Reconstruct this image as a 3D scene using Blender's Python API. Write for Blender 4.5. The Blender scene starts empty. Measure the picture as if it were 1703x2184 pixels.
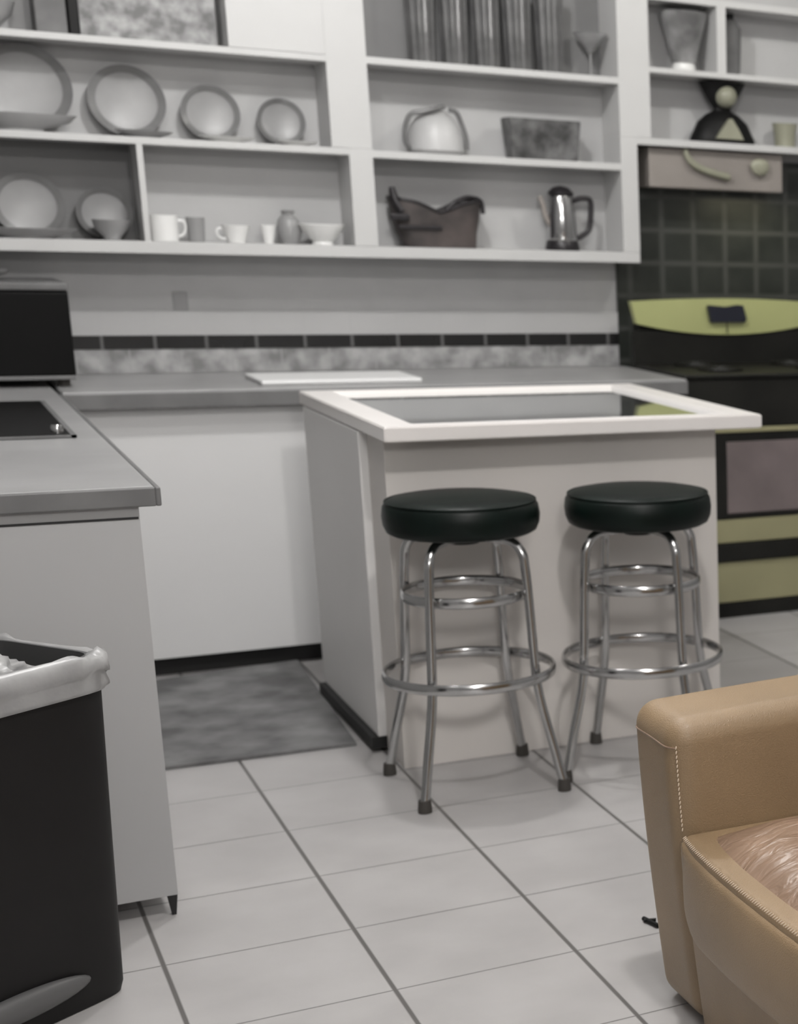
import bpy, bmesh, math, random
from mathutils import Vector, Matrix
random.seed(4)
sc = bpy.context.scene
C = sc.collection
PI = math.pi

# ------------------------------------------------------------------ camera
cd = bpy.data.cameras.new('camera'); cam = bpy.data.objects.new('camera', cd); C.objects.link(cam)
cd.sensor_fit = 'AUTO'; cd.sensor_width = 36.0
F_PX, CX, CY = 3581.6, 2312.5, 1378.0          # the photo is a left-hand crop of a wider frame
cd.lens = F_PX / 2184 * 36.0
cd.shift_x = (851.5 - CX) / 2184
cd.shift_y = (CY - 1092.0) / 2184
cd.clip_start = 0.05
R = Matrix(((0.8163492, 0.1106254, -0.5668651), (-0.5767050, 0.2094784, -0.7896393), (0.0313918, 0.9715353, 0.2348057)))
cam.matrix_world = Matrix.Translation((-0.6728, -4.5277, 1.4351)) @ R.to_4x4()
cd.dof.use_dof = True; cd.dof.focus_distance = 2.85; cd.dof.aperture_fstop = 4.5
sc.camera = cam

# ------------------------------------------------------------------ world, lamps, exposure
w = bpy.data.worlds.new('world'); sc.world = w; w.use_nodes = True
w.node_tree.nodes['Background'].inputs[0].default_value = (0.8, 0.85, 0.9, 1)
w.node_tree.nodes['Background'].inputs[1].default_value = 0.3
def lamp(name, loc, power, size, color=(1, 1, 1)):
    l = bpy.data.lights.new(name, 'POINT'); l.shadow_soft_size = size; l.energy = power; l.color = color
    o = bpy.data.objects.new(name, l); C.objects.link(o); o.location = loc
    return o
lamp('kitchen_ceiling_light', (0.50, 0.15, 2.88), 78, 0.05, (1.0, 0.985, 0.97))
lamp('kitchen_ceiling_light', (2.35, 0.20, 2.88), 38, 0.06, (1.0, 0.975, 0.92))
lamp('kitchen_ceiling_light', (-0.20, -0.40, 2.88), 26, 0.06, (1.0, 0.985, 0.97))
lamp('living_room_light_and_fill', (0.30, -2.35, 2.80), 105, 0.06, (1.0, 0.97, 0.95))
lamp('living_room_light_and_fill', (-0.30, -5.0, 2.45), 125, 0.2, (1.0, 0.975, 0.95))  # soft fill added behind the viewer, not a ceiling fitting
sc.view_settings.view_transform = 'Standard'
sc.view_settings.look = 'None'
sc.view_settings.gamma = 1.0
sc.view_settings.use_curve_mapping = False
sc.view_settings.exposure = -0.18

# ------------------------------------------------------------------ materials
def mat(name, col, rough=0.5, metal=0.0, noise=0.0, nscale=8.0, bump=0.0, bscale=60.0, coat=0.0, trans=0.0, spec=0.5, col2=None):
    m = bpy.data.materials.new(name); m.use_nodes = True; nt = m.node_tree
    b = nt.nodes['Principled BSDF']
    b.inputs['Roughness'].default_value = rough; b.inputs['Metallic'].default_value = metal
    b.inputs['Coat Weight'].default_value = coat; b.inputs['Transmission Weight'].default_value = trans
    b.inputs['Specular IOR Level'].default_value = spec
    tc = nt.nodes.new('ShaderNodeTexCoord')
    n = nt.nodes.new('ShaderNodeTexNoise'); n.inputs['Scale'].default_value = nscale; n.inputs['Detail'].default_value = 4
    nt.links.new(tc.outputs['Object'], n.inputs['Vector'])
    r = nt.nodes.new('ShaderNodeValToRGB')
    if col2 is None:
        c1 = [c * (1 - noise) for c in col]; c2 = [min(1, c * (1 + noise)) for c in col]
    else:
        c1, c2 = col, col2
    r.color_ramp.elements[0].color = (*c1, 1); r.color_ramp.elements[1].color = (*c2, 1)
    r.color_ramp.elements[0].position = 0.35; r.color_ramp.elements[1].position = 0.65
    nt.links.new(n.outputs['Fac'], r.inputs['Fac']); nt.links.new(r.outputs['Color'], b.inputs['Base Color'])
    if bump:
        n2 = nt.nodes.new('ShaderNodeTexNoise'); n2.inputs['Scale'].default_value = bscale; n2.inputs['Detail'].default_value = 3
        nt.links.new(tc.outputs['Object'], n2.inputs['Vector'])
        bp = nt.nodes.new('ShaderNodeBump'); bp.inputs['Strength'].default_value = bump; bp.inputs['Distance'].default_value = 0.004
        nt.links.new(n2.outputs['Fac'], bp.inputs['Height']); nt.links.new(bp.outputs['Normal'], b.inputs['Normal'])
    return m

def g(v): return (v, v, v)
M = dict(
    wall=mat('painted_wall', g(.43), .8, noise=.03, bump=.05),
    sidewall=mat('side_wall_paint', g(.30), .8, noise=.03),
    ceil=mat('ceiling_paint', g(.52), .9, noise=.02),
    shelf=mat('white_shelf_paint', (.54, .54, .535), .45, noise=.02, nscale=3),
    nichedark=mat('dark_shelf_back', g(.17), .6, noise=.05, nscale=4),  # darker even tone for two of the niche backs
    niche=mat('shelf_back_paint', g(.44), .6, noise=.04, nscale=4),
    cab=mat('white_cabinet_laminate', (.70, .70, .70), .5, noise=.02, nscale=2),
    island=mat('island_panel_paint', (.66, .63, .60), .5, noise=.03, nscale=2),
    islandside=mat('island_side_paint', (.76, .75, .74), .5, noise=.03, nscale=2),
    top=mat('white_worktop', (.85, .82, .80), .3, noise=.02, nscale=5),
    greytop=mat('grey_laminate_worktop', g(.33), .32, noise=.08, nscale=5),
    greyedge=mat('worktop_edge', g(.15), .45, noise=.12, nscale=9),
    pen=mat('peninsula_panel', g(.42), .6, noise=.02, nscale=2),
    black=mat('black_plastic', g(.006), .5, spec=.2, noise=.1),
    blackgloss=mat('black_glass', g(.004), .45, spec=.12),
    toe=mat('toe_kick', g(.012), .6),
    chrome=mat('chrome', g(.52), .16, 1.0, noise=.05, nscale=20),
    vinyl=mat('dark_green_vinyl', (.002, .006, .0045), .42, spec=.22, noise=.2, nscale=14, bump=.06, bscale=40),
    rubber=mat('rubber', (.05, .045, .04), .7),
    glass_in=mat('mirrored_tabletop_glass', (.80, .82, .82), .03, .95),
    rug=mat('rug_pile', g(.10), .95, bump=.5, bscale=220, nscale=7, col2=g(.21)),
    bin=mat('bin_plastic', (.008, .0075, .0075), .5, spec=.3, noise=.1),
    binin=mat('bin_inside', g(.07), .6),
    bag=mat('bin_bag', g(.33), .35, noise=.15, nscale=9, bump=.4, bscale=25),
    pedal=mat('pedal_grey', g(.10), .4),
    china=mat('grey_china', g(.27), .38, noise=.12, nscale=6),
    chinarim=mat('plate_rim_glaze', g(.15), .3, noise=.15, nscale=10),
    jug=mat('off_white_stoneware', g(.46), .4, noise=.08, nscale=6),
    white=mat('white_china', (.78, .78, .77), .3, noise=.03),
    smoke=mat('smoked_fluted_glass', g(.10), .3, noise=.2, nscale=14, coat=.4),
    clear=mat('clear_glass', g(.75), .05, trans=.85),
    darkpot=mat('speckled_planter', g(.03), .5, nscale=16, col2=g(.14)),
    brown=mat('brown_copper', (.036, .031, .030), .5, 0, nscale=9, col2=(.085, .070, .066), bump=.3, bscale=50),
    brownrim=mat('dark_rim', (.014, .012, .014), .4),
    olive=mat('olive_enamel', (.40, .42, .19), .4, noise=.04, nscale=4),
    olivedk=mat('olive_enamel_door', (.30, .285, .165), .4, noise=.06, nscale=4),
    ovenblk=mat('range_black_enamel', (.008, .008, .007), .45, spec=.25, nscale=5, col2=(.014, .014, .012)),
    ovenglass=mat('oven_window', (.17, .14, .14), .25, noise=.2, nscale=3, coat=.5),
    hood=mat('taupe_hood', (.28, .255, .235), .45, .2, noise=.08, nscale=4),
    pale=mat('pale_ceramic', (.27, .27, .205), .4, noise=.1),
    swirl=mat('swirled_grey_glaze', g(.10), .3, nscale=7, col2=g(.36)),
    print=mat('mottled_print', g(.16), .7, nscale=22, col2=g(.42)),
    frame=mat('grey_frame', g(.12), .5),
    greybox=mat('grey_card', g(.13), .6, noise=.2),
    plate_sw=mat('outlet_plate', g(.30), .5),
    stitch=mat('pale_thread', (.66, .54, .42), .8),
    slab=mat('lit_strip_white', g(.85), .4),
    display=mat('navy_display', (.008, .010, .02), .2, coat=.5),
)

def leather():
    m = mat('tan_leather', (.285, .197, .112), .42, noise=.10, nscale=3.5, bump=.35, bscale=420)
    nt = m.node_tree; b = nt.nodes['Principled BSDF']
    b.inputs['Coat Weight'].default_value = .12; b.inputs['Coat Roughness'].default_value = .3
    return m
def leather_seat():
    m = mat('worn_seat_leather', (.26, .17, .115), .36, noise=.14, nscale=5, bump=0)
    nt = m.node_tree; b = nt.nodes['Principled BSDF']
    tc = nt.nodes['Texture Coordinate']
    mp = nt.nodes.new('ShaderNodeMapping'); mp.inputs['Scale'].default_value = (9, 22, 9); mp.inputs['Rotation'].default_value = (0, 0, .5)
    n = nt.nodes.new('ShaderNodeTexNoise'); n.inputs['Scale'].default_value = 1.0; n.inputs['Detail'].default_value = 3; n.inputs['Distortion'].default_value = 1.2
    nt.links.new(tc.outputs['Object'], mp.inputs[0]); nt.links.new(mp.outputs[0], n.inputs['Vector'])
    bp = nt.nodes.new('ShaderNodeBump'); bp.inputs['Strength'].default_value = .55; bp.inputs['Distance'].default_value = .02
    nt.links.new(n.outputs['Fac'], bp.inputs['Height']); nt.links.new(bp.outputs['Normal'], b.inputs['Normal'])
    b.inputs['Coat Weight'].default_value = .25; b.inputs['Coat Roughness'].default_value = .28
    return m
M['leather'] = leather(); M['seatleather'] = leather_seat()

def grid_mat(name, axes, pitch, width, off, tile, tile2, grout, rough=.4, nscale=3.0, gbump=.3, coat=0, soft=0.0015):
    """tiles in object space (objects sit at the origin): axes e.g. (0,1); pitch/width/off per axis"""
    m = bpy.data.materials.new(name); m.use_nodes = True; nt = m.node_tree; L = nt.links
    b = nt.nodes['Principled BSDF']; b.inputs['Roughness'].default_value = rough; b.inputs['Coat Weight'].default_value = coat
    tc = nt.nodes.new('ShaderNodeTexCoord'); sp = nt.nodes.new('ShaderNodeSeparateXYZ'); L.new(tc.outputs['Object'], sp.inputs[0])
    facs = []
    for i, a in enumerate(axes):
        def mn(op, x, y=None):
            nd = nt.nodes.new('ShaderNodeMath'); nd.operation = op
            for k, v in enumerate((x, y)):
                if v is None: continue
                if isinstance(v, (int, float)): nd.inputs[k].default_value = v
                else: L.new(v, nd.inputs[k])
            return nd.outputs[0]
        s = mn('SUBTRACT', sp.outputs[a], off[i]); s = mn('DIVIDE', s, pitch[i]); s = mn('ADD', s, .5); s = mn('FLOORED_MODULO', s, 1.0)
        s = mn('SUBTRACT', s, .5); s = mn('ABSOLUTE', s); s = mn('MULTIPLY', s, pitch[i])
        mr = nt.nodes.new('ShaderNodeMapRange'); mr.inputs[1].default_value = width[i] / 2 - soft; mr.inputs[2].default_value = width[i] / 2 + soft
        mr.inputs[3].default_value = 1; mr.inputs[4].default_value = 0; L.new(s, mr.inputs[0]); facs.append((mr.outputs[0]))
    f = facs[0]
    if len(facs) > 1:
        mx = nt.nodes.new('ShaderNodeMath'); mx.operation = 'MAXIMUM'; L.new(facs[0], mx.inputs[0]); L.new(facs[1], mx.inputs[1]); f = mx.outputs[0]
    n = nt.nodes.new('ShaderNodeTexNoise'); n.inputs['Scale'].default_value = nscale; n.inputs['Detail'].default_value = 5; L.new(tc.outputs['Object'], n.inputs['Vector'])
    r = nt.nodes.new('ShaderNodeValToRGB'); r.color_ramp.elements[0].color = (*tile, 1); r.color_ramp.elements[1].color = (*tile2, 1)
    r.color_ramp.elements[0].position = .35; r.color_ramp.elements[1].position = .65
    L.new(n.outputs['Fac'], r.inputs['Fac'])
    mix = nt.nodes.new('ShaderNodeMix'); mix.data_type = 'RGBA'; L.new(f, mix.inputs[0]); L.new(r.outputs['Color'], mix.inputs[6]); mix.inputs[7].default_value = (*grout, 1)
    L.new(mix.outputs[2], b.inputs['Base Color'])
    if gbump:
        bp = nt.nodes.new('ShaderNodeBump'); bp.invert = True; bp.inputs['Strength'].default_value = gbump; bp.inputs['Distance'].default_value = .002
        L.new(f, bp.inputs['Height']); L.new(bp.outputs['Normal'], b.inputs['Normal'])
    return m
M['floor'] = grid_mat('floor_tiles', (0, 1), (.35, .342), (.0085, .0035), (0, 0), (.39, .38, .375), (.44, .43, .425), (.11, .105, .10), rough=.38, nscale=5)
M['blackstrip'] = grid_mat('black_border_tiles', (0,), (.1545,), (.010,), (-.071,), g(.012), g(.016), g(.11), rough=.25, nscale=3)
M['marble'] = grid_mat('patterned_border_tiles', (0,), (.1545,), (.004,), (.006,), g(.19), g(.42), g(.34), rough=.4, nscale=17)
M['whitetile'] = grid_mat('pale_wall_tiles', (0,), (.1545,), (.003,), (-.071,), g(.42), g(.45), g(.42), rough=.35, nscale=3)
M['darktile'] = grid_mat('dark_green_wall_tiles', (0, 2), (.131, .124), (.020, .018), (1.725, 1.05), (.013, .016, .013), (.024, .027, .023), (.048, .050, .046), rough=.4, nscale=7, soft=.005)

# ------------------------------------------------------------------ mesh helpers
def mk(name, bm, m, parent=None, smooth=False, loc=None):
    me = bpy.data.meshes.new(name)
    bmesh.ops.recalc_face_normals(bm, faces=bm.faces[:])
    bm.to_mesh(me); bm.free()
    if smooth:
        for p in me.polygons: p.use_smooth = True
        if smooth != 'all':
            me.set_sharp_from_angle(angle=math.radians(40))
    me.materials.append(m)
    o = bpy.data.objects.new(name, me); C.objects.link(o)
    if parent is not None: o.parent = parent
    if loc: o.location = loc
    return o
def box(bm, x0, x1, y0, y1, z0, z1, bev=0.0, seg=2, rot=None):
    r = bmesh.ops.create_cube(bm, size=1.0)
    vs = r['verts']
    for v in vs:
        v.co = Vector(((x0 + x1) / 2 + v.co.x * (x1 - x0), (y0 + y1) / 2 + v.co.y * (y1 - y0), (z0 + z1) / 2 + v.co.z * (z1 - z0)))
    if bev:
        es = list({e for v in vs for e in v.link_edges})
        bmesh.ops.bevel(bm, geom=es, offset=bev, segments=seg, affect='EDGES', profile=.5)
    return bm
def B(x0, x1, y0, y1, z0, z1, bev=0.0, seg=2):
    return box(bmesh.new(), x0, x1, y0, y1, z0, z1, bev, seg)
def lathe(bm, prof, n=40, c=(0, 0, 0), flute=None, sx=1, sy=1):
    """closed revolve of (r, z) points about z"""
    rings = []
    for r, z in prof:
        if r < 1e-6:
            rings.append([bm.verts.new((c[0], c[1], c[2] + z))])
        else:
            ring = []
            for k in range(n):
                a = 2 * PI * k / n
                rr = r * (1 + (flute[1] * math.cos(flute[0] * a) if flute else 0))
                ring.append(bm.verts.new((c[0] + rr * math.cos(a) * sx, c[1] + rr * math.sin(a) * sy, c[2] + z)))
            rings.append(ring)
    for a, b in zip(rings, rings[1:]):
        for k in range(n):
            k2 = (k + 1) % n
            if len(a) == 1 and len(b) == 1: continue
            if len(a) == 1: bm.faces.new((a[0], b[k], b[k2]))
            elif len(b) == 1: bm.faces.new((a[k], a[k2], b[0]))
            else: bm.faces.new((a[k], a[k2], b[k2], b[k]))
    return bm
def smooth_path(pts, n=8, closed=False):
    """Catmull-Rom"""
    P = [Vector(p) for p in pts]; out = []
    N = len(P)
    rng = range(N) if closed else range(N - 1)
    for i in rng:
        p0 = P[(i - 1) % N] if closed or i > 0 else P[i]
        p1 = P[i]; p2 = P[(i + 1) % N]
        p3 = P[(i + 2) % N] if closed or i + 2 < N else p2
        for k in range(n):
            t = k / n
            out.append(.5 * ((2 * p1) + (-p0 + p2) * t + (2 * p0 - 5 * p1 + 4 * p2 - p3) * t * t + (-p0 + 3 * p1 - 3 * p2 + p3) * t ** 3))
    if not closed: out.append(P[-1])
    return out
def tube(bm, pts, r, n=12, closed=False, up=None, ry=None, caps=True):
    """sweep an ellipse (r sideways, ry along 'up') along the points"""
    P = [Vector(p) for p in pts]; N = len(P); rings = []
    u = None
    for i, p in enumerate(P):
        if closed: t = (P[(i + 1) % N] - P[i - 1]).normalized()
        else: t = (P[min(i + 1, N - 1)] - P[max(i - 1, 0)]).normalized()
        if up is not None: u = (Vector(up) - t * t.dot(Vector(up))).normalized()
        elif u is None:
            a = Vector((0, 0, 1)) if abs(t.z) < .9 else Vector((1, 0, 0)); u = (a - t * t.dot(a)).normalized()
        else: u = (u - t * t.dot(u)).normalized()
        s = t.cross(u)
        rr = r[i] if isinstance(r, (list, tuple)) else r
        r2 = rr if ry is None else ry
        rings.append([bm.verts.new(p + s * rr * math.cos(2 * PI * k / n) + u * r2 * math.sin(2 * PI * k / n)) for k in range(n)])
    m = N if closed else N - 1
    for i in range(m):
        a, b = rings[i], rings[(i + 1) % N]
        for k in range(n): bm.faces.new((a[k], a[(k + 1) % n], b[(k + 1) % n], b[k]))
    if not closed and caps:
        bm.faces.new(rings[0]); bm.faces.new(rings[-1][::-1])
    return bm
def prism(bm, pts, y0, y1):
    """polygon in XZ extruded along Y"""
    a = [bm.verts.new((x, y0, z)) for x, z in pts]; b = [bm.verts.new((x, y1, z)) for x, z in pts]
    bm.faces.new(a); bm.faces.new(b[::-1])
    n = len(pts)
    for k in range(n): bm.faces.new((a[k], a[(k + 1) % n], b[(k + 1) % n], b[k]))
    return bm
def thing(name, label, cat, loc=(0, 0, 0), rz=0, group=None):
    o = bpy.data.objects.new(name, None); C.objects.link(o); o.location = loc; o.rotation_euler = (0, 0, rz); o.empty_display_size = .05
    return tag(o, label, cat, group)
def tag(o, label, cat, group=None):
    o['label'] = label; o['category'] = cat
    if group: o['group'] = group
    return o
def struct(name, bm, m, label=None):
    o = mk(name, bm, m); o['kind'] = 'structure'; o['label'] = label or name; o['category'] = name.split('_')[0]
    return o
def copy_tree(root, loc, rz, label=None, group=None):
    r = root.copy(); C.objects.link(r); r.location = loc; r.rotation_euler = (0, 0, rz)
    if label: r['label'] = label
    if group: r['group'] = group
    for ch in list(root.children):
        c = ch.copy(); C.objects.link(c); c.parent = r
        for gch in list(ch.children):
            d = gch.copy(); C.objects.link(d); d.parent = c
    return r

def loft_early(bm, secs):
    R_ = [[bm.verts.new((x, y, z)) for x, y in pts] for pts, z in secs]
    n = len(R_[0])
    for a, b_ in zip(R_, R_[1:]):
        for k in range(n): bm.faces.new((a[k], a[(k + 1) % n], b_[(k + 1) % n], b_[k]))
    bm.faces.new(R_[0]); bm.faces.new(R_[-1])
    return bm
# ------------------------------------------------------------------ room shell
YW = 1.90; H = 3.0; X0, X1, YB = -2.4, 3.3, -5.4
struct('floor', B(X0, X1, YB, YW, -.05, 0), M['floor'], 'pale square floor tiles with dark grout lines')
struct('ceiling', B(X0, X1, YB, YW, H, H + .05), M['ceil'], 'white ceiling')
struct('wall_back', B(X0 - .1, X1 + .1, YW, YW + .1, -.05, H + .05), M['wall'], 'grey painted back wall behind the shelves')
struct('wall_left', B(X0 - .1, X0, YB, YW, -.05, H + .05), M['sidewall'], 'left wall')
struct('wall_right', B(X1, X1 + .1, YB, YW, -.05, H + .05), M['sidewall'], 'right wall')
struct('wall_front', B(X0 - .1, X1 + .1, YB - .1, YB, -.05, H + .05), M['sidewall'], 'wall behind the viewer')
struct('trim_1', B(X0, 1.672, YW - .010, YW, 1.030, 1.110), M['whitetile'], 'band of pale wall tiles above the black tiles')
struct('trim_2', B(X0, 1.672, YW - .014, YW, .986, 1.030), M['blackstrip'], 'strip of narrow black border tiles')
struct('trim_3', B(X0, 1.672, YW - .010, YW, .906, .986), M['marble'], 'band of mottled grey patterned tiles above the worktop')
struct('trim_4', B(1.673, X1, YW - .012, YW, .0, 1.70), M['darktile'], 'dark green tiled backsplash behind the range')

# ------------------------------------------------------------------ wall shelving unit (built in, one thing)
YS, YE = 1.70, 1.898
t = thing('shelving_unit', 'large white built-in wall shelving unit with open niches above the worktop', 'shelving', (0, 0, 0))
def boards(name, lst, label=None):
    for a in lst:
        o = mk(name, B(*a), M['shelf'], t)
top = 2.55
xl = -1.7
boards('stile', [(.352, .640, YS, YE, 1.952, top), (.6405, .768, YS, YE, 1.659, top), (.6935, .768, YS, YE, 1.339, 1.6585),
    (1.634, 1.752, YS, YE, 1.7525, top), (1.634, 1.697, YS, YE, 1.339, 1.752), (xl - .03, xl - .0005, YS, YE, 1.339, top)])
mk('top_panel', B(xl - .03, 3.0, YS, YE, top, 2.72), M['shelf'], t)
mk('back_panel', B(xl, 1.64, YE - .012, YE, 1.31, top), M['niche'], t)
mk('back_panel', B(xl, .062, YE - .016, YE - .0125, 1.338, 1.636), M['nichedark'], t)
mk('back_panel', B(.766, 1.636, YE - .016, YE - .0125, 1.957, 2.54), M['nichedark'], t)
mk('back_panel', B(1.745, 2.97, YE - .012, YE, 1.74, top), M['niche'], t)
boards('bottom_board', [(xl - .03, 1.697, YS, YE - .012, 1.300, 1.338, .002)])
boards('shelf', [(xl, .70, YS + .001, YE - .012, 1.636, 1.658, .002), (xl, .645, YS + .001, YE - .012, 1.930, 1.951, .002),
                 (.765, 1.637, YS + .001, YE - .012, 1.631, 1.655, .002), (.765, 1.637, YS + .001, YE - .012, 1.934, 1.957, .002),
                 (1.697, 2.97, YS + .001, YE - .012, 1.727, 1.752, .002), (1.75, 2.97, YS + .001, YE - .012, 1.984, 2.004, .002),
                 (1.75, 2.97, YS + .001, YE - .012, 2.238, 2.262, .002)])
boards('divider', [(.062, .079, YS + .002, YE - .012, 1.337, 1.637), (2.020, 2.056, YS + .002, YE - .012, 2.003, 2.239),
                   (2.97, 3.0, YS, YE, 1.727, top)])

# ------------------------------------------------------------------ base cabinets and worktops
t = thing('base_cabinet', 'plain white base cabinet run under the grey back worktop', 'cabinet', (0, 0, 0))
mk('body', B(-.9, 1.672, 1.30, 1.88, .066, .855), M['cab'], t)
mk('toe_kick', B(-.9, 1.672, 1.36, 1.88, .0, .066), M['toe'], t)
t = thing('worktop', 'long grey worktop along the back wall, left of the range', 'worktop', (0, 0, 0))
mk('slab', B(-.245, 1.690, 1.262, 1.888, .862, .905, .004), M['greytop'], t)
mk('front_edge', B(-.245, 1.690, 1.250, 1.262, .852, .899, .003), M['greyedge'], t)

t = thing('peninsula', 'grey panelled kitchen peninsula at left with thick grey worktop and cooktop', 'cabinet', (0, 0, 0))
mk('end_panel', B(-1.6, -.286, -.766, -.746, .045, .865), M['pen'], t)
for fx in (-.2955, -1.2):
    bb = loft_early(bmesh.new(), [([(fx - .004, -.762), (fx + .004, -.762), (fx + .004, -.750), (fx - .004, -.750)], .0), ([(fx - .010, -.764), (fx + .009, -.764), (fx + .009, -.747), (fx - .010, -.747)], .0445)])
    mk('foot', bb, M['toe'], t)
mk('body', B(-1.6, -.290, -.745, 1.29, .06, .865), M['pen'], t)
mk('plinth', B(-1.6, -.36, -.55, 1.25, .0, .059), M['toe'], t)
mk('worktop_slab', B(-1.6, -.257, -.775, 1.88, .868, .905, .004), M['greytop'], t)
mk('worktop_edge', B(-1.6, -.256, -.787, -.775, .866, .904, .003), M['greyedge'], t)
mk('worktop_edge', B(-.257, -.247, -.787, 1.24, .866, .904, .003), M['greyedge'], t)
mk('shadow_gap_strip', B(-1.6, -.288, -.7672, -.7662, .8395, .8440), M['toe'], t)  # thin dark strip on the panel, drawn for the shaded gap under the worktop
t = thing('cooktop', 'black glass cooktop set into the left grey worktop', 'cooktop', (0, 0, 0))
mk('glass', B(-.93, -.322, .105, .945, .908, .914, .003), M['blackgloss'], t)
mk('rim', (lambda b: (box(b, -.94, -.311, .092, .105, .906, .912), box(b, -.94, -.311, .945, .958, .906, .912), box(b, -.322, -.311, .092, .958, .906, .912), box(b, -.95, -.935, .092, .958, .906, .912), b)[-1])(bmesh.new()), M['greyedge'], t)
for yy in (.16,):
    b = bmesh.new(); lathe(b, [(0, 0), (.014, 0), (.014, .012), (.011, .018), (0, .018)], 20, (-.345, yy, .914)); mk('knob', b, M['chrome'], t, True)

t = thing('microwave_oven', 'black microwave oven with grey top standing on the far left worktop', 'microwave', (0, 0, 0))
mk('body', B(-.66, -.187, 1.455, 1.84, .938, 1.19, .004), M['black'], t)
mk('door', B(-.655, -.190, 1.437, 1.454, .942, 1.186, .003), M['blackgloss'], t)
mk('top_cover', B(-.662, -.186, 1.44, 1.842, 1.191, 1.215, .006), M['greybox'], t)
for x in (-.63, -.22):
    for y in (1.48, 1.80):
        b = bmesh.new(); lathe(b, [(0, 0), (.016, 0), (.018, .032), (0, .032)], 16, (x, y, .906)); mk('foot', b, M['rubber'], t, True)
mk('bottom_trim', B(-.655, -.190, 1.436, 1.455, .928, .940, .002), M['greyedge'], t)
b = bmesh.new(); lathe(b, [(0, 0), (.05, 0), (.09, .018), (.098, .030), (.092, .030), (.05, .008), (0, .006)], 32)
tag(mk('bowl', b, M['china'], None, True, (-.42, 1.62, 1.216)), 'shallow pale bowl on top of the black microwave', 'bowl')

tag(mk('lit_strip_slab', B(.31, .80, 1.36, 1.66, .906, .920, .004), M['slab']), 'thin white slab standing in for a lit strip of the back worktop behind the island', 'board')  # white slab imitates a brighter, lit stretch of the worktop
t = thing('wall_outlet', 'small grey outlet plate on the wall under the shelves', 'outlet', (.172, YW, 1.137))
mk('cover_plate', B(-.022, .022, -.006, 0, -.036, .036, .002), M['plate_sw'], t)
mk('socket', (lambda b: (box(b, -.012, .012, -.008, -.006, .006, .026), box(b, -.012, .012, -.008, -.006, -.026, -.006), b)[-1])(bmesh.new()), M['plate_sw'], t)

# ------------------------------------------------------------------ island
t = thing('kitchen_island', 'white kitchen island with framed glass top behind the two stools', 'island', (0, 0, 0))
mk('front_panel', B(.357, 1.262, .012, .19, .0, .885, .002), M['island'], t)
mk('side_panel', B(.335, 1.262, .19, .875, .046, .885, .002), M['islandside'], t)
mk('toe_kick', B(.318, 1.25, .195, .86, .0115, .045), M['toe'], t)
def frame_top(x0, x1, y0, y1, z0, z1, wx, wy, wy2):
    bm = bmesh.new()
    o = [(x0, y0), (x1, y0), (x1, y1), (x0, y1)]; i = [(x0 + wx, y0 + wy), (x1 - wx, y0 + wy), (x1 - wx, y1 - wy2), (x0 + wx, y1 - wy2)]
    V = {}
    for nm, P in (('o', o), ('i', i)):
        for z in (0, 1): V[nm, z] = [bm.verts.new((p[0], p[1], z1 if z else z0)) for p in P]
    for k in range(4):
        j = (k + 1) % 4
        for z in (0, 1): bm.faces.new((V['o', z][k], V['o', z][j], V['i', z][j], V['i', z][k]))
        for nm in ('o', 'i'): bm.faces.new((V[nm, 0][k], V[nm, 0][j], V[nm, 1][j], V[nm, 1][k]))
    bmesh.ops.recalc_face_normals(bm, faces=bm.faces[:])
    bmesh.ops.bevel(bm, geom=bm.edges[:], offset=.003, segments=2, affect='EDGES')
    return bm
mk('top_frame', frame_top(.336, 1.356, -.10, .93, .888, .926, .085, .070, .045), M['top'], t)
mk('glass_inset', B(.415, 1.277, -.035, .889, .905, .915), M['glass_in'], t)

# ------------------------------------------------------------------ rug
b = bmesh.new()
pts = [(-.27, .300), (.296, .286), (.345, 1.335), (-.27, 1.235)]
lo = [b.verts.new((x, y, .001)) for x, y in pts]; hi = [b.verts.new((x, y, .010)) for x, y in pts]
b.faces.new(lo); b.faces.new(hi)
for k in range(4): b.faces.new((lo[k], lo[(k + 1) % 4], hi[(k + 1) % 4], hi[k]))
tag(mk('rug', b, M['rug']), 'flat mottled grey kitchen rug on the tiles by the back cabinets', 'rug')

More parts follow.
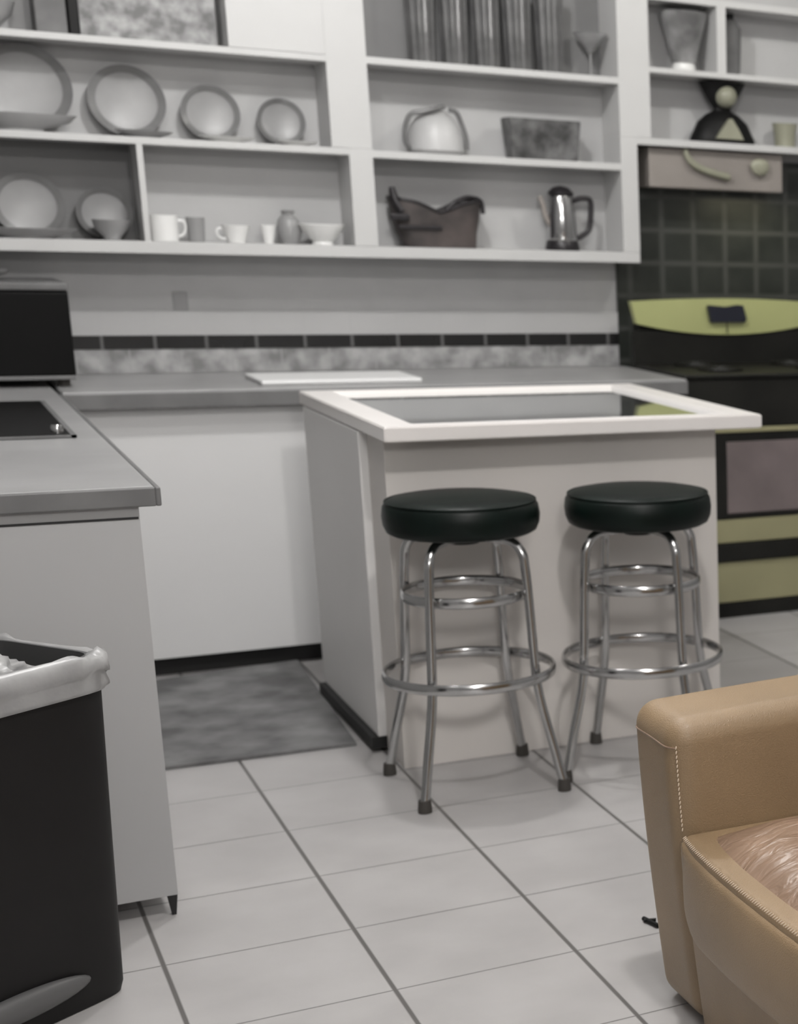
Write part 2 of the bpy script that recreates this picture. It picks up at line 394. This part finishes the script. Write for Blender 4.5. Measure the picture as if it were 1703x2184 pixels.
# ------------------------------------------------------------------ bar stools
def make_stool():
    t = thing('bar_stool', 'x', 'bar stool', group='chrome bar stools at the island')
    prof = [(0, .668), (.168, .668), (.180, .675), (.187, .692), (.189, .714), (.186, .737), (.178, .749), (.166, .7545), (.150, .758), (.10, .760), (0, .761)]
    seat = mk('seat', lathe(bmesh.new(), prof, 56), M['vinyl'], t, 'all')
    mk('welt', tube(bmesh.new(), [(.179 * math.cos(a * PI / 28), .179 * math.sin(a * PI / 28), .749) for a in range(56)], .003, 8, True, (0, 0, 1)), M['vinyl'], seat, 'all')
    mk('swivel_plate', lathe(bmesh.new(), [(0, .640), (.04, .640), (.05, .650), (.085, .658), (.10, .667), (0, .667)], 32), M['black'], t, True)
    for k in range(4):
        a = PI / 4 + k * PI / 2; c, s = math.cos(a), math.sin(a)
        path = smooth_path([(r * c, r * s, z) for r, z in ((.035, .655), (.09, .655), (.135, .648), (.160, .620), (.166, .585), (.172, .50), (.180, .34), (.184, .285), (.196, .22), (.222, .12), (.236, .06), (.246, .026))], 6)
        lg = mk('leg', tube(bmesh.new(), path, .0115, 14), M['chrome'], t, 'all')
        b = bmesh.new(); lathe(b, [(0, 0), (.0165, 0), (.0165, .010), (.0145, .032), (0, .032)], 20, (.2475 * c, .2475 * s, .0005)); mk('foot_cap', b, M['rubber'], lg, True)
    for nm, r, z in (('upper_ring', .151, .512), ('foot_ring', .207, .305)):
        mk(nm, tube(bmesh.new(), [(r * math.cos(a * PI / 32), r * math.sin(a * PI / 32), z) for a in range(64)], .0055, 12, True, (0, 0, 1), ry=.014), M['chrome'], t, 'all')
    return t
s1 = make_stool(); s1.location = (.487, -.195, 0)
s1['label'] = 'dark green round bar stool with chrome legs at the left end of the island'
copy_tree(s1, (.930, -.248, 0), math.radians(13 - 45), 'dark green round chrome-legged bar stool at the right of the island, beside the range')

# ------------------------------------------------------------------ range
t = thing('range_cooker', 'black and olive kitchen range with yellow-green backguard against the dark tiles', 'range', (0, 0, 0))
mk('body', B(1.695, 2.50, 1.33, 1.80, .03, .900, .006), M['ovenblk'], t)
mk('cooktop', B(1.693, 2.50, 1.29, 1.80, .902, .918, .006), M['ovenblk'], t)
mk('control_panel', B(1.697, 2.50, 1.300, 1.328, .722, .899, .004), M['ovenblk'], t)
mk('door_trim', B(1.75, 2.50, 1.295, 1.328, .702, .720, .003), M['olivedk'], t)
d = mk('oven_door', B(1.79, 2.50, 1.300, 1.328, .378, .700, .006), M['ovenblk'], t)
mk('oven_window', B(1.853, 2.44, 1.296, 1.300, .400, .668, .002), M['ovenglass'], d)
mk('lower_panel', B(1.75, 2.50, 1.302, 1.328, .288, .376, .003), M['olivedk'], t)
dr = mk('drawer', B(1.75, 2.50, 1.302, 1.328, .060, .215, .004), M['olivedk'], t)
mk('drawer_handle', B(1.75, 2.50, 1.292, 1.302, .217, .286, .006), M['ovenblk'], dr)
mk('kick_strip', B(1.75, 2.50, 1.305, 1.328, .0, .058), M['ovenblk'], t)
for x, y in ((1.90, 1.45), (2.30, 1.45), (1.90, 1.68), (2.30, 1.68)):
    b = bmesh.new()
    for r in (.03, .055, .08):
        tube(b, [(x + r * math.cos(a * PI / 16), y + r * math.sin(a * PI / 16), .924) for a in range(32)], .005, 6, True, (0, 0, 1))
    mk('burner', b, M['ovenblk'], t, True)
def backguard():
    bot = [(1.700 + (2.44 - 1.700) * k / 16, 1.030 + .042 * ((k / 8 - 1) ** 2)) for k in range(17)]
    topp = [(2.45 - (2.45 - 1.680) * k / 16, 1.168 - .013 * ((k / 8 - 1) ** 2)) for k in range(17)]
    return prism(bmesh.new(), bot + topp, 1.765, 1.80)
bg = mk('backguard', backguard(), M['olive'], t)
mk('backguard_support', B(1.72, 2.48, 1.801, 1.86, .92, 1.10), M['ovenblk'], t)
mk('backguard_base', B(1.69, 2.50, 1.775, 1.799, .919, 1.045), M['ovenblk'], t)
b = prism(bmesh.new(), [(1.992, 1.078), (2.055, 1.079), (2.135, 1.078), (2.142, 1.090), (2.128, 1.143), (2.105, 1.146), (2.055, 1.138), (1.985, 1.144), (1.980, 1.136)], 1.745, 1.764)
dp = mk('display', b, M['display'], bg)
mk('display_cable', tube(bmesh.new(), [(2.063, 1.757, 1.078), (2.064, 1.757, 1.05), (2.064, 1.757, 1.036)], .002, 8), M['ovenblk'], bg)

# hood with its lamp
t = thing('range_hood', 'taupe range hood panel under the right-hand shelves, above the dark tiles', 'range hood', (0, 0, 0))
mk('hood_panel', B(1.757, 2.300, 1.740, 1.885, 1.578, 1.722, .005), M['hood'], t)
l = bpy.data.lights.new('hood_lamp', 'AREA'); l.shape = 'RECTANGLE'; l.size = .25; l.size_y = .04; l.energy = .7; l.color = (1.0, .93, .62)
o = bpy.data.objects.new('hood_lamp', l); C.objects.link(o); o.location = (2.22, 1.72, 1.56); o.parent = t
bb = bmesh.new(); tube(bb, smooth_path([(1.895, 1.728, 1.722), (1.905, 1.726, 1.69), (1.935, 1.724, 1.663), (1.99, 1.724, 1.643), (2.07, 1.726, 1.626)], 8), [.010 + .004 * min(1, i / 16) for i in range(33)], 12)
tag(mk('ladle', bb, M['pale'], None, 'all'), 'curved pale handle hanging in front of the range hood, left one', 'utensil')
bb = bmesh.new(); lathe(bb, [(0, -.030), (.02, -.026), (.036, -.008), (.040, .010), (.030, .026), (.012, .032), (0, .033)], 24, (2.195, 1.728 - .04 + .03, 1.668), sy=.3)
tag(mk('spoon_rest', bb, M['pale'], None, 'all'), 'small pale rounded ornament hanging in front of the range hood, right one', 'ornament')

# ------------------------------------------------------------------ waste bin
def superell(cx, cy, a, b_, n, e=2.6, rz=0):
    out = []
    for k in range(n):
        th = 2 * PI * k / n; c, s = math.cos(th), math.sin(th)
        x = a * math.copysign(abs(c) ** (2 / e), c); y = b_ * math.copysign(abs(s) ** (2 / e), s)
        out.append((cx + x * math.cos(rz) - y * math.sin(rz), cy + x * math.sin(rz) + y * math.cos(rz)))
    return out
def loft(bm, secs, cap0=True, cap1=True):
    R_ = [[bm.verts.new((x, y, z)) for x, y in pts] for pts, z in secs]
    n = len(R_[0])
    for a, b_ in zip(R_, R_[1:]):
        for k in range(n): bm.faces.new((a[k], a[(k + 1) % n], b_[(k + 1) % n], b_[k]))
    if cap0: bm.faces.new(R_[0])
    if cap1: bm.faces.new(R_[-1])
    return bm
bx, by, brz = -.667, -1.118, math.radians(35)
t = thing('waste_bin', 'tall black waste bin lined with a pale bag beside the grey peninsula', 'bin', (0, 0, 0))
NB = 72
def sec(a, b_, z): return (superell(bx, by, a, b_, NB * 2, 9, brz), z)
mk('body', loft(bmesh.new(), [sec(.214, .136, .002), sec(.218, .140, .02), sec(.226, .143, .30), sec(.234, .148, .600), sec(.228, .142, .600), sec(.220, .137, .30), sec(.21, .13, .03)]), M['bin'], t, True)
mk('liner_wall', loft(bmesh.new(), [sec(.210, .128, .40), sec(.224, .138, .652), sec(.218, .132, .652), sec(.206, .124, .41)], True, True), M['binin'], t, True)
# bag cuff folded over the rim, with soft folds
b = bmesh.new(); rings = []
for j, (d, z) in enumerate([(.003, .588), (.010, .600), (.006, .622), (.012, .628), (.010, .650), (.000, .658), (-.012, .652), (-.016, .60)]):
    ring = []
    for k, (x, y) in enumerate(superell(bx, by, .235 + d, .149 + d, NB * 2, 9, brz)):
        wz = .004 * math.sin(k * .31 + j) + .003 * math.sin(k * .83 + 2 * j) if j > 0 else 0
        ring.append(b.verts.new((x, y, z + wz)))
    rings.append(ring)
for a, c in zip(rings, rings[1:]):
    n = len(a)
    for k in range(n): b.faces.new((a[k], a[(k + 1) % n], c[(k + 1) % n], c[k]))
mk('bin_bag', b, M['bag'], t, 'all')
b = bmesh.new(); bmesh.ops.create_icosphere(b, subdivisions=4, radius=1)
for v in b.verts:
    n_ = .12 * math.sin(7 * v.co.x + 3 * v.co.y) + .10 * math.sin(9 * v.co.y + 4 * v.co.z) + .06 * math.sin(17 * v.co.x - 11 * v.co.z)
    v.co = Vector((-.60 + v.co.x * (1 + n_) * .085, -1.12 + v.co.y * (1 + n_) * .075, .625 + v.co.z * (1 + n_) * .052))
tag(mk('crumpled_paper', b, M['bag'], None, 'all'), 'crumpled pale paper lying in the open black waste bin', 'paper')
b = bmesh.new(); bmesh.ops.create_uvsphere(b, u_segments=32, v_segments=16, radius=1)
for v in b.verts:
    lx, ly = -.02 + v.co.x * .145, -.146 + v.co.y * .020
    v.co = Vector((bx + lx * math.cos(brz) - ly * math.sin(brz), by + lx * math.sin(brz) + ly * math.cos(brz), .062 + v.co.z * .026))
mk('pedal', b, M['pedal'], t, 'all')

# ------------------------------------------------------------------ leather armchair
t = thing('armchair', 'tan leather armchair with stitched seams in the right foreground', 'armchair', (0, 0, 0))
def rbox(x0, x1, y0, y1, z0, z1, r, seg=6, fn=None, cuts=8):
    """box with rounded edges: a dense surface grid pushed onto a rounded-box shape"""
    def axis(a, b):
        e = [a + r * (1 - math.cos(k / seg * PI / 2)) for k in range(seg + 1)]
        m = [a + r + (b - a - 2 * r) * k / (cuts + 1) for k in range(1, cuts + 1)]
        return e + m + [b - (v - a) for v in reversed(e)]
    A = [axis(x0, x1), axis(y0, y1), axis(z0, z1)]; lo = (x0, y0, z0); hi = (x1, y1, z1)
    bm = bmesh.new()
    for ax in range(3):
        u, v = (ax + 1) % 3, (ax + 2) % 3
        for side in (0, 1):
            G = []
            for a in A[u]:
                row = []
                for b_ in A[v]:
                    p = [0, 0, 0]; p[ax] = (lo, hi)[side][ax]; p[u] = a; p[v] = b_
                    c = Vector([min(max(p[k], lo[k] + r), hi[k] - r) for k in range(3)]); d = Vector(p) - c
                    row.append(bm.verts.new(c + d.normalized() * r if d.length > 1e-9 else Vector(p)))
                G.append(row)
            for a in range(len(G) - 1):
                for b_ in range(len(G[0]) - 1): bm.faces.new((G[a][b_], G[a + 1][b_], G[a + 1][b_ + 1], G[a][b_ + 1]))
    bmesh.ops.remove_doubles(bm, verts=bm.verts[:], dist=1e-5)
    bmesh.ops.dissolve_degenerate(bm, edges=bm.edges[:], dist=1e-6)
    if fn:
        for v in bm.verts: v.co = fn(v.co)
    return bm
def arm_fn(c):
    # front face leans a little outward towards the top; top crowns gently
    c = c.copy()
    if c.x < .6:
        k = (c.z / .6)
        c.x += -.026 * math.sin(k * PI * .55) + .022 * (1 - k)
    if c.z > .5: c.z += .012 * min(1, (c.x - .38) / .3)
    return c
arm = mk('armrest', rbox(.405, 1.45, -1.840, -1.634, .004, .594, .044, 8, arm_fn, 10), M['leather'], t, 'all')
mk('base', rbox(.406, 1.45, -2.955, -1.8405, .004, .375, .006, 3, arm_fn, 10), M['leather'], t, 'all')
def armx(z): 
    k = z / .6; return .405 - .026 * math.sin(k * PI * .55) + .022 * (1 - k)
def bulge(y):
    fy = max(0, min(1, (-1.845 - y) / 1.09)); return math.sin(PI * fy ** .6)
def cush(c):
    c = c.copy()
    if c.x < .6: c.x -= .022 * bulge(c.y)
    return c
cu = mk('seat_cushion', rbox(.396, 1.20, -2.93, -1.843, .34, .392, .014, 5, cush, 14), M['leather'], t, 'all')
b = bmesh.new(); NY, NZ = 90, 26; G = []
for j in range(NY + 1):
    y = -1.842 - 1.09 * (j / NY) ** 1.25; d = abs(y + 1.842); rr = .10
    zl = .200 + (rr * (1 - math.sqrt(max(0, 1 - (1 - d / rr) ** 2))) if d < rr else 0)
    col = []
    for i in range(NZ + 1):
        f = .5 - .5 * math.cos(PI * i / NZ); z = zl + (.386 - zl) * f
        de = min(d + .002, z - zl, (.386 - z) * 1.5)
        puff = .020 * (1 - math.exp(-de / .010)) + .012 * bulge(y) * math.sin(PI * f)
        xb = armx(z) + .012
        col.append(b.verts.new((min(xb, .412 - .022 * bulge(y) * min(1, de / .03 + .4)) - puff, y, z)))
    G.append(col)
for j in range(NY):
    for i in range(NZ): b.faces.new((G[j][i], G[j + 1][i], G[j + 1][i + 1], G[j][i + 1]))
mk('front_panel', b, M['leather'], t, 'all')
b = bmesh.new(); NU, NV = 40, 60; gridv = []
for i in range(NU + 1):
    row = []
    for j in range(NV + 1):
        u, v = i / NU, j / NV
        x = .445 + u * .74; y = -1.875 - v * 1.03
        x -= .035 * bulge(y) * (1 - u)
        du = min(u, 1 - u) * .74; dv = min(v, 1 - v) * 1.03
        h = (1 - math.exp(-du / .05)) * (1 - math.exp(-dv / .05))
        cr = .0035 * math.sin(38 * y + 16 * x + 3 * math.sin(9 * x)) * math.exp(-du / .16) + .002 * math.sin(70 * x - 30 * y)
        row.append(b.verts.new((x, y, .389 + h * (.050 + cr))))
    gridv.append(row)
for i in range(NU):
    for j in range(NV): b.faces.new((gridv[i][j], gridv[i + 1][j], gridv[i + 1][j + 1], gridv[i][j + 1]))
mk('seat_pad', b, M['seatleather'], t, 'all')
mk('backrest', rbox(1.20, 1.48, -2.95, -1.845, .22, .95, .06, 5), M['leather'], t, 'all')
mk('armrest', rbox(.405, 1.45, -3.16, -2.956, .004, .592, .044, 8, arm_fn, 10), M['leather'], t, 'all')
def stitches(path, per, dv, r):
    """short straight stitches, one every per metres, each along the vector dv"""
    b = bmesh.new(); acc = 0; dv = Vector(dv)
    for a, c in zip(path, path[1:]):
        dd = (c - a).length; tv = (c - a).normalized(); q = (-acc) % per
        while q < dd:
            p = a + tv * q; tube(b, [p - dv / 2, p, p + dv / 2], [r * .6, r, r * .6], 6); q += per
        acc += dd
    return b
seam = [Vector((armx(z) + .0115, -1.8285, z)) for z in [.548 - i * .016 for i in range(11)]]
mk('stitching', stitches(seam, .0085, (.0015, .0005, .0058), .0014), M['stitch'], arm)
mk('piping', tube(bmesh.new(), smooth_path([(armx(.546) + .0130, -1.8275, .546), (armx(.546) + .0034, -1.813, .546), (armx(.546), -1.795, .546), (armx(.546), -1.74, .547), (armx(.546), -1.680, .546), (armx(.546) + .0034, -1.660, .546), (armx(.546) + .013, -1.646, .546)], 6), .0016, 8), M['seatleather'], arm)
seam2 = []
for i in range(60):
    y = -1.855 - i * .0175
    seam2.append(Vector((.3972 - .022 * bulge(y), y, .3900)))
mk('stitching', stitches(seam2, .0075, (.0045, -.0035, .0045), .0012), M['stitch'], cu)
b = bmesh.new(); tube(b, [(.522, -1.292, .006), (.527, -1.315, .006), (.534, -1.345, .006)], .005, 8); tube(b, [(.518, -1.304, .006), (.542, -1.312, .006)], .004, 8)
tag(mk('clip', b, M['black']), 'tiny black clip lying on the tiles beside the armchair', 'clip')

# ------------------------------------------------------------------ things on the shelves
ZA, ZB, ZC = 1.952, 1.659, 1.339       # board tops at left
def plate(x, r, z0, y=1.852, lean=.10, label='', group='standing plates on the left shelves'):
    t = thing('plate', label, 'plate', (x, y, z0), group=group)
    # disc facing the room, leaning back on the wall
    prof = [(0, 0), (r * .62, 0), (r, .016), (r, .020), (r * .64, .005), (0, .005)]
    rot = Matrix.Translation((0, 0, r)) @ Matrix.Rotation(PI / 2 - lean, 4, 'X')
    b = lathe(bmesh.new(), prof, 48); bmesh.ops.transform(b, matrix=rot, verts=b.verts[:]); mk('dish', b, M['china'], t, True)
    b = lathe(bmesh.new(), [(r * .80, .0125), (r * 1.0, .0205), (r * 1.004, .0225), (r * .80, .0145), (r * .80, .0125)], 48)
    bmesh.ops.transform(b, matrix=rot, verts=b.verts[:]); mk('rim_band', b, M['chinarim'], t, True)
    return t
plate(-.215, .131, ZB + .001, label='largest standing grey plate, upper plate shelf, at far left')
plate(.064, .110, ZB + .001, label='second largest standing grey plate, between the large plate and the smaller pair, upper plate shelf')
plate(.303, .088, ZB + .001, label='medium standing grey plate behind a thin saucer, upper plate shelf')
plate(.515, .075, ZB + .001, label='smallest standing grey plate at the right end of the upper plate shelf')
plate(-.237, .098, ZC + .001, label='larger standing grey plate in the dark lower left niche')
plate(-.030, .080, ZC + .001, label='smaller standing grey plate in the dark lower left niche')
def dish(name, x, y, z, r, h, m, label, cat, group, foot=.55, sy=1):
    prof = [(0, 0), (r * foot, 0), (r * foot, h * .12), (r * .85, h * .55), (r, h), (r * .95, h), (r * .8, h * .6), (r * foot * .9, h * .25), (0, h * .22)]
    return tag(mk(name, lathe(bmesh.new(), prof, 40, sy=sy), m, None, True, (x, y, z + .0005)), label, cat, group)
gp = 'dishes lying on the plate shelves'
dish('platter', -.24, 1.764, ZB, .155, .052, M['china'], 'wide grey serving bowl in front of the largest plate', 'bowl', gp, .4, .38)
dish('saucer', .095, 1.764, ZB, .085, .020, M['china'], 'oval grey saucer in front of the second largest plate', 'saucer', gp, .55, .69)
dish('saucer', .335, 1.764, ZB, .085, .016, M['white'], 'white saucer in front of the medium standing plate', 'saucer', gp, .55, .69)
dish('saucer', .545, 1.764, ZB, .066, .014, M['white'], 'small white saucer in front of the smallest plate', 'saucer', gp, .55, .88)
dish('saucer', -.25, 1.755, ZC, .135, .030, M['china'], 'flat grey saucer at the left of the dark lower niche', 'saucer', gp, .5, .44)
dish('bowl', -.022, 1.768, ZC, .055, .062, M['china'], 'small round grey bowl in front of the smaller lower plate', 'bowl', gp, .45)

def cup(name, x, y, r0, r1, h, m, label, handle=None, cat='cup', z=ZC):
    t = thing(name, label, cat, (x, y, z), group='cups and bowls in the lower right-hand dish niche')
    prof = [(0, 0), (r0, 0), (r0 * 1.02, .003), ((r0 + r1) / 2, h * .5), (r1, h), (r1 - .004, h), ((r0 + r1) / 2 - .004, h * .5), (r0 - .004, .006), (0, .006)]
    mk('bowl', lathe(bmesh.new(), prof, 36), m, t, True)
    if handle:
        rm = (r0 + r1) / 2
        mk('handle', tube(bmesh.new(), smooth_path([(handle * (rm - .001), 0, h * .80), (handle * (rm + .018), 0, h * .78), (handle * (rm + .022), 0, h * .5), (handle * (rm + .012), 0, h * .25), (handle * (rm - .003), 0, h * .2)], 6), .004, 8), m, t, True)
    return t
cup('mug', .128, 1.775, .040, .041, .082, M['white'], 'wide white mug at the left end of the cup niche', 1, 'mug')
cup('tumbler', .222, 1.785, .024, .028, .078, M['china'], 'narrow grey tumbler beside the wide white mug')
cup('teacup', .338, 1.770, .026, .044, .056, M['white'], 'white flared teacup in the middle of the cup niche', -1)
cup('egg_cup', .434, 1.760, .014, .024, .060, M['white'], 'small white egg cup between teacup and grey vase')
t = thing('vase', 'pale grey rounded vase between the egg cup and the white footed bowl', 'vase', (.507, 1.80, ZC))
mk('body', lathe(bmesh.new(), [(0, 0), (.028, 0), (.036, .02), (.040, .05), (.032, .08), (.018, .095), (.020, .104), (.015, .104), (0, .09)], 32), M['china'], t, True)
mk('neck_rim', lathe(bmesh.new(), [(.019, .104), (.023, .107), (.019, .110), (.015, .107), (.019, .104)], 24), M['china'], t, True)
t = thing('footed_bowl', 'white footed bowl at the right end of the cup niche', 'bowl', (.603, 1.762, ZC))
mk('bowl', lathe(bmesh.new(), [(0, .014), (.036, .014), (.046, .026), (.066, .052), (.073, .066), (.069, .068), (.045, .036), (0, .026)], 36), M['white'], t, True)
mk('foot', lathe(bmesh.new(), [(0, 0), (.034, 0), (.033, .006), (.033, .0135), (0, .0135)], 32), M['white'], t, True)

# top left niche
tag(mk('picture', (lambda b: (box(b, -.048, .335, 1.80, 1.812, ZA + .002, 2.30), b)[-1])(bmesh.new()), M['print']), 'mottled grey canvas picture leaning in the top left niche', 'picture')
tag(mk('black_binder', B(-.084, -.056, 1.73, 1.86, ZA + .001, 2.24, .003), M['black']), 'black upright binder beside the mottled picture', 'binder')
tag(mk('storage_box', B(-.172, -.088, 1.735, 1.86, ZA + .001, 2.20, .003), M['greybox']), 'dark grey upright box left of the black binder', 'box')
dish('mixing_bowl', -.30, 1.80, ZA, .085, .085, M['china'], 'pale bowl left of the dark grey box, top left niche', 'bowl', 'bowls in the top left niche', .4)

# middle column: fluted vases and cocktail glass
Z1, Z2, Z3 = 1.958, 1.656, 1.339
for i, (x, r, h) in enumerate(((.975, .050, .30), (1.085, .050, .27), (1.195, .050, .28), (1.305, .051, .27), (1.420, .052, .27))):
    lab = ['fluted smoky glass vase, leftmost of the five on the top middle shelf', 'fluted smoky glass vase, second from left on the top middle shelf', 'fluted smoky glass vase in the centre of the five on the top middle shelf', 'fluted smoky glass vase, second from right of the five', 'fluted smoky glass vase nearest the cocktail glass'][i]
    tag(mk('fluted_vase', lathe(bmesh.new(), [(0, 0), (r * .82, 0), (r * .86, .01), (r * .9, h * .4), (r * .95, h * .8), (r, h), (r * .94, h), (r * .88, h * .8), (r * .75, .02), (0, .015)], 48, flute=(10, .06)), M['smoke'], None, True, (x, 1.80, Z1)), lab, 'vase', 'fluted vases on the top middle shelf')
t = thing('cocktail_glass', 'clear cocktail glass at the right end of the top middle shelf', 'glass', (1.567, 1.795, Z1))
mk('bowl', lathe(bmesh.new(), [(0, .082), (.010, .084), (.062, .15), (.060, .15), (.009, .088), (0, .086)], 32), M['clear'], t, True)
mk('stem', lathe(bmesh.new(), [(0, .004), (.004, .004), (.003, .04), (.004, .0815), (0, .0815)], 16), M['china'], t, True)
mk('foot', lathe(bmesh.new(), [(0, 0), (.036, 0), (.034, .002), (.004, .0035), (0, .0035)], 32), M['clear'], t, True)

# white jug with dark handle
t = thing('jug', 'round white jug with dark trim on the second middle shelf', 'jug', (1.000, 1.785, Z2))
mk('body', lathe(bmesh.new(), [(0, 0), (.082, 0), (.094, .012), (.092, .05), (.080, .095), (.060, .125), (.050, .130), (.044, .126), (.07, .09), (.08, .04), (0, .01)], 40), M['jug'], t, True)
mk('lid', lathe(bmesh.new(), [(0, .131), (.050, .131), (.046, .140), (.02, .150), (.012, .154), (.014, .162), (0, .164)], 32), M['jug'], t, True)
mk('handle', tube(bmesh.new(), smooth_path([(-.090, -.02, .012), (-.108, -.03, .035), (-.106, -.035, .09), (-.088, -.045, .128), (-.05, -.055, .138), (-.01, -.06, .150), (.02, -.05, .158)], 8), .0085, 10), M['chinarim'], t, 'all')
mk('side_trim', tube(bmesh.new(), smooth_path([(.040, -.04, .150), (.064, -.04, .142), (.082, -.035, .105), (.096, -.03, .06), (.100, -.02, .02)], 8), .0085, 10), M['chinarim'], t, 'all')
# dark planter
b = bmesh.new()
def rect(x0, x1, y0, y1): return [(x0, y0), (x1, y0), (x1, y1), (x0, y1)]
loft(b, [(rect(-.118, .118, -.040, .040), 0), (rect(-.130, .130, -.050, .050), .140), (rect(-.124, .124, -.044, .044), .140), (rect(-.112, .112, -.034, .034), .012)])
bmesh.ops.bevel(b, geom=b.edges[:], offset=.003, segments=2, affect='EDGES')
tag(mk('planter', b, M['darkpot'], None, False, (1.372, 1.785, Z2)), 'dark speckled rectangular planter on the second middle shelf', 'planter')

# brown basket
t = thing('basket', 'dark brown basket with dipping rim and black handle on the lowest middle shelf', 'basket', (.985, 1.790, Z3))
b = bmesh.new()
N = 28; secs = []
def bask(sx, sy, z, dip):
    pts = superell(0, 0, sx, sy, N * 2, 4.0)
    return [b.verts.new((x + (.012 if z < .02 else 0), y, z + (dip * (-.030 * math.exp(-((x - .005) / .05) ** 2) + .018 * (abs(x) / .15) ** 2)))) for x, y in pts]
R_ = [bask(.120, .052, 0, 0), bask(.135, .060, .05, 0), bask(.146, .066, .10, .3), bask(.152, .070, .145, 1), bask(.146, .064, .145, 1), bask(.13, .055, .05, 0), bask(.115, .048, .008, 0)]
for a, c in zip(R_, R_[1:]):
    for k in range(len(a)): b.faces.new((a[k], a[(k + 1) % len(a)], c[(k + 1) % len(a)], c[k]))
b.faces.new(R_[0]); b.faces.new(R_[-1])
mk('bowl', b, M['brown'], t, True)
mk('rim', tube(bmesh.new(), [(x, y, .148 + (-.030 * math.exp(-((x - .005) / .05) ** 2) + .018 * (abs(x) / .15) ** 2)) for x, y in superell(0, 0, .151, .069, 56, 4.0)], .006, 8, True), M['brownrim'], t, 'all')
mk('handle', tube(bmesh.new(), smooth_path([(.02, -.068, .125), (.05, -.07, .155), (.09, -.06, .172), (.13, -.04, .172), (.153, -.03, .160), (.158, -.03, .12)], 8), .008, 10), M['brownrim'], t, 'all')
mk('spout', tube(bmesh.new(), smooth_path([(-.120, -.04, .120), (-.138, -.04, .15), (-.146, -.04, .175), (-.150, -.04, .200)], 6), [.022 - .0007 * i for i in range(19)], 12), M['brownrim'], t, 'all')
mk('clasp', B(-.168, -.105, -.078, -.060, .088, .112, .006), M['brownrim'], t)
mk('side_band', B(-.140, .004, -.072, -.060, .060, .074, .003), M['brownrim'], t)

# coffee pot
t = thing('coffee_pot', 'steel coffee pot with dark lid, base and handle on the lowest middle shelf', 'coffee pot', (1.435, 1.790, Z3))
mk('body', lathe(bmesh.new(), [(0, .028), (.050, .028), (.054, .040), (.050, .12), (.042, .19), (.040, .195), (0, .195)], 40), M['chrome'], t, 'all')
mk('base', lathe(bmesh.new(), [(0, 0), (.060, 0), (.062, .006), (.056, .030), (.050, .040), (0, .0275)], 40), M['brownrim'], t, True)
mk('lid', lathe(bmesh.new(), [(0, .1955), (.045, .1955), (.046, .205), (.030, .222), (.012, .228), (0, .230)], 32), M['brownrim'], t, True)
mk('handle', tube(bmesh.new(), smooth_path([(.042, -.01, .178), (.075, -.01, .188), (.106, -.01, .180), (.106, -.01, .12), (.096, -.01, .075), (.062, -.01, .048), (.050, -.01, .045)], 8), .010, 10), M['brownrim'], t, 'all')
mk('spout', tube(bmesh.new(), smooth_path([(-.046, -.01, .090), (-.062, -.01, .12), (-.070, -.01, .16), (-.082, -.01, .19)], 6), [.012 - .0002 * i for i in range(19)], 10), M['hood'], t, 'all')
mk('side_rib', tube(bmesh.new(), smooth_path([(-.048, -.030, .042), (-.045, -.030, .12), (-.038, -.026, .19)], 8), .006, 8), M['brownrim'], t, 'all')

# right column
Z4, Z5 = 2.005, 1.753
t = thing('flared_vase', 'swirled grey flared vase with white foot, upper right niche', 'vase', (1.925, 1.795, Z4))
mk('body', lathe(bmesh.new(), [(0, .030), (.046, .030), (.052, .06), (.066, .12), (.086, .19), (.088, .21), (.080, .21), (.06, .12), (0, .05)], 36), M['swirl'], t, True)
mk('foot', lathe(bmesh.new(), [(0, 0), (.040, 0), (.044, .012), (.040, .0295), (0, .0295)], 32), M['white'], t, True)
t = thing('tall_bottle', 'tall dark grey bottle right of the thick white divider, upper right niche', 'bottle', (2.115, 1.80, Z4))
mk('body', lathe(bmesh.new(), [(0, 0), (.034, 0), (.036, .01), (.040, .10), (.042, .17), (.025, .195), (.014, .205), (0, .205)], 32), M['greybox'], t, True)
mk('cap', lathe(bmesh.new(), [(0, .206), (.015, .206), (.015, .225), (0, .225)], 24), M['black'], t, True)
t = thing('hourglass_ornament', 'black hourglass-shaped ornament holding a pale ball, right-hand shelf above the range', 'ornament', (2.075, 1.795, Z5))
mk('stand', lathe(bmesh.new(), [(0, 0), (.128, 0), (.130, .012), (.116, .040), (.100, .075), (.066, .105), (.036, .120), (.034, .128), (.052, .150), (.070, .180), (.088, .212), (.094, .224), (.088, .224), (.06, .19), (.03, .14), (0, .135)], 44, sy=.62), M['black'], t, True)
b = bmesh.new(); bmesh.ops.create_uvsphere(b, u_segments=28, v_segments=16, radius=.042, matrix=Matrix.Translation((.004, -.030, .172))); mk('ball', b, M['pale'], t, 'all')
b = prism(bmesh.new(), [(-.060, .014), (.050, .014), (.030, .050), (.004, .088), (-.006, .088), (-.034, .050)], -.088, -.066)
mk('front_inset', b, M['pale'], t)
dish('jar', 2.34, 1.80, Z5, .05, .09, M['pale'], 'pale round jar right of the black hourglass ornament', 'jar', 'jars on the right-hand shelf', .8)
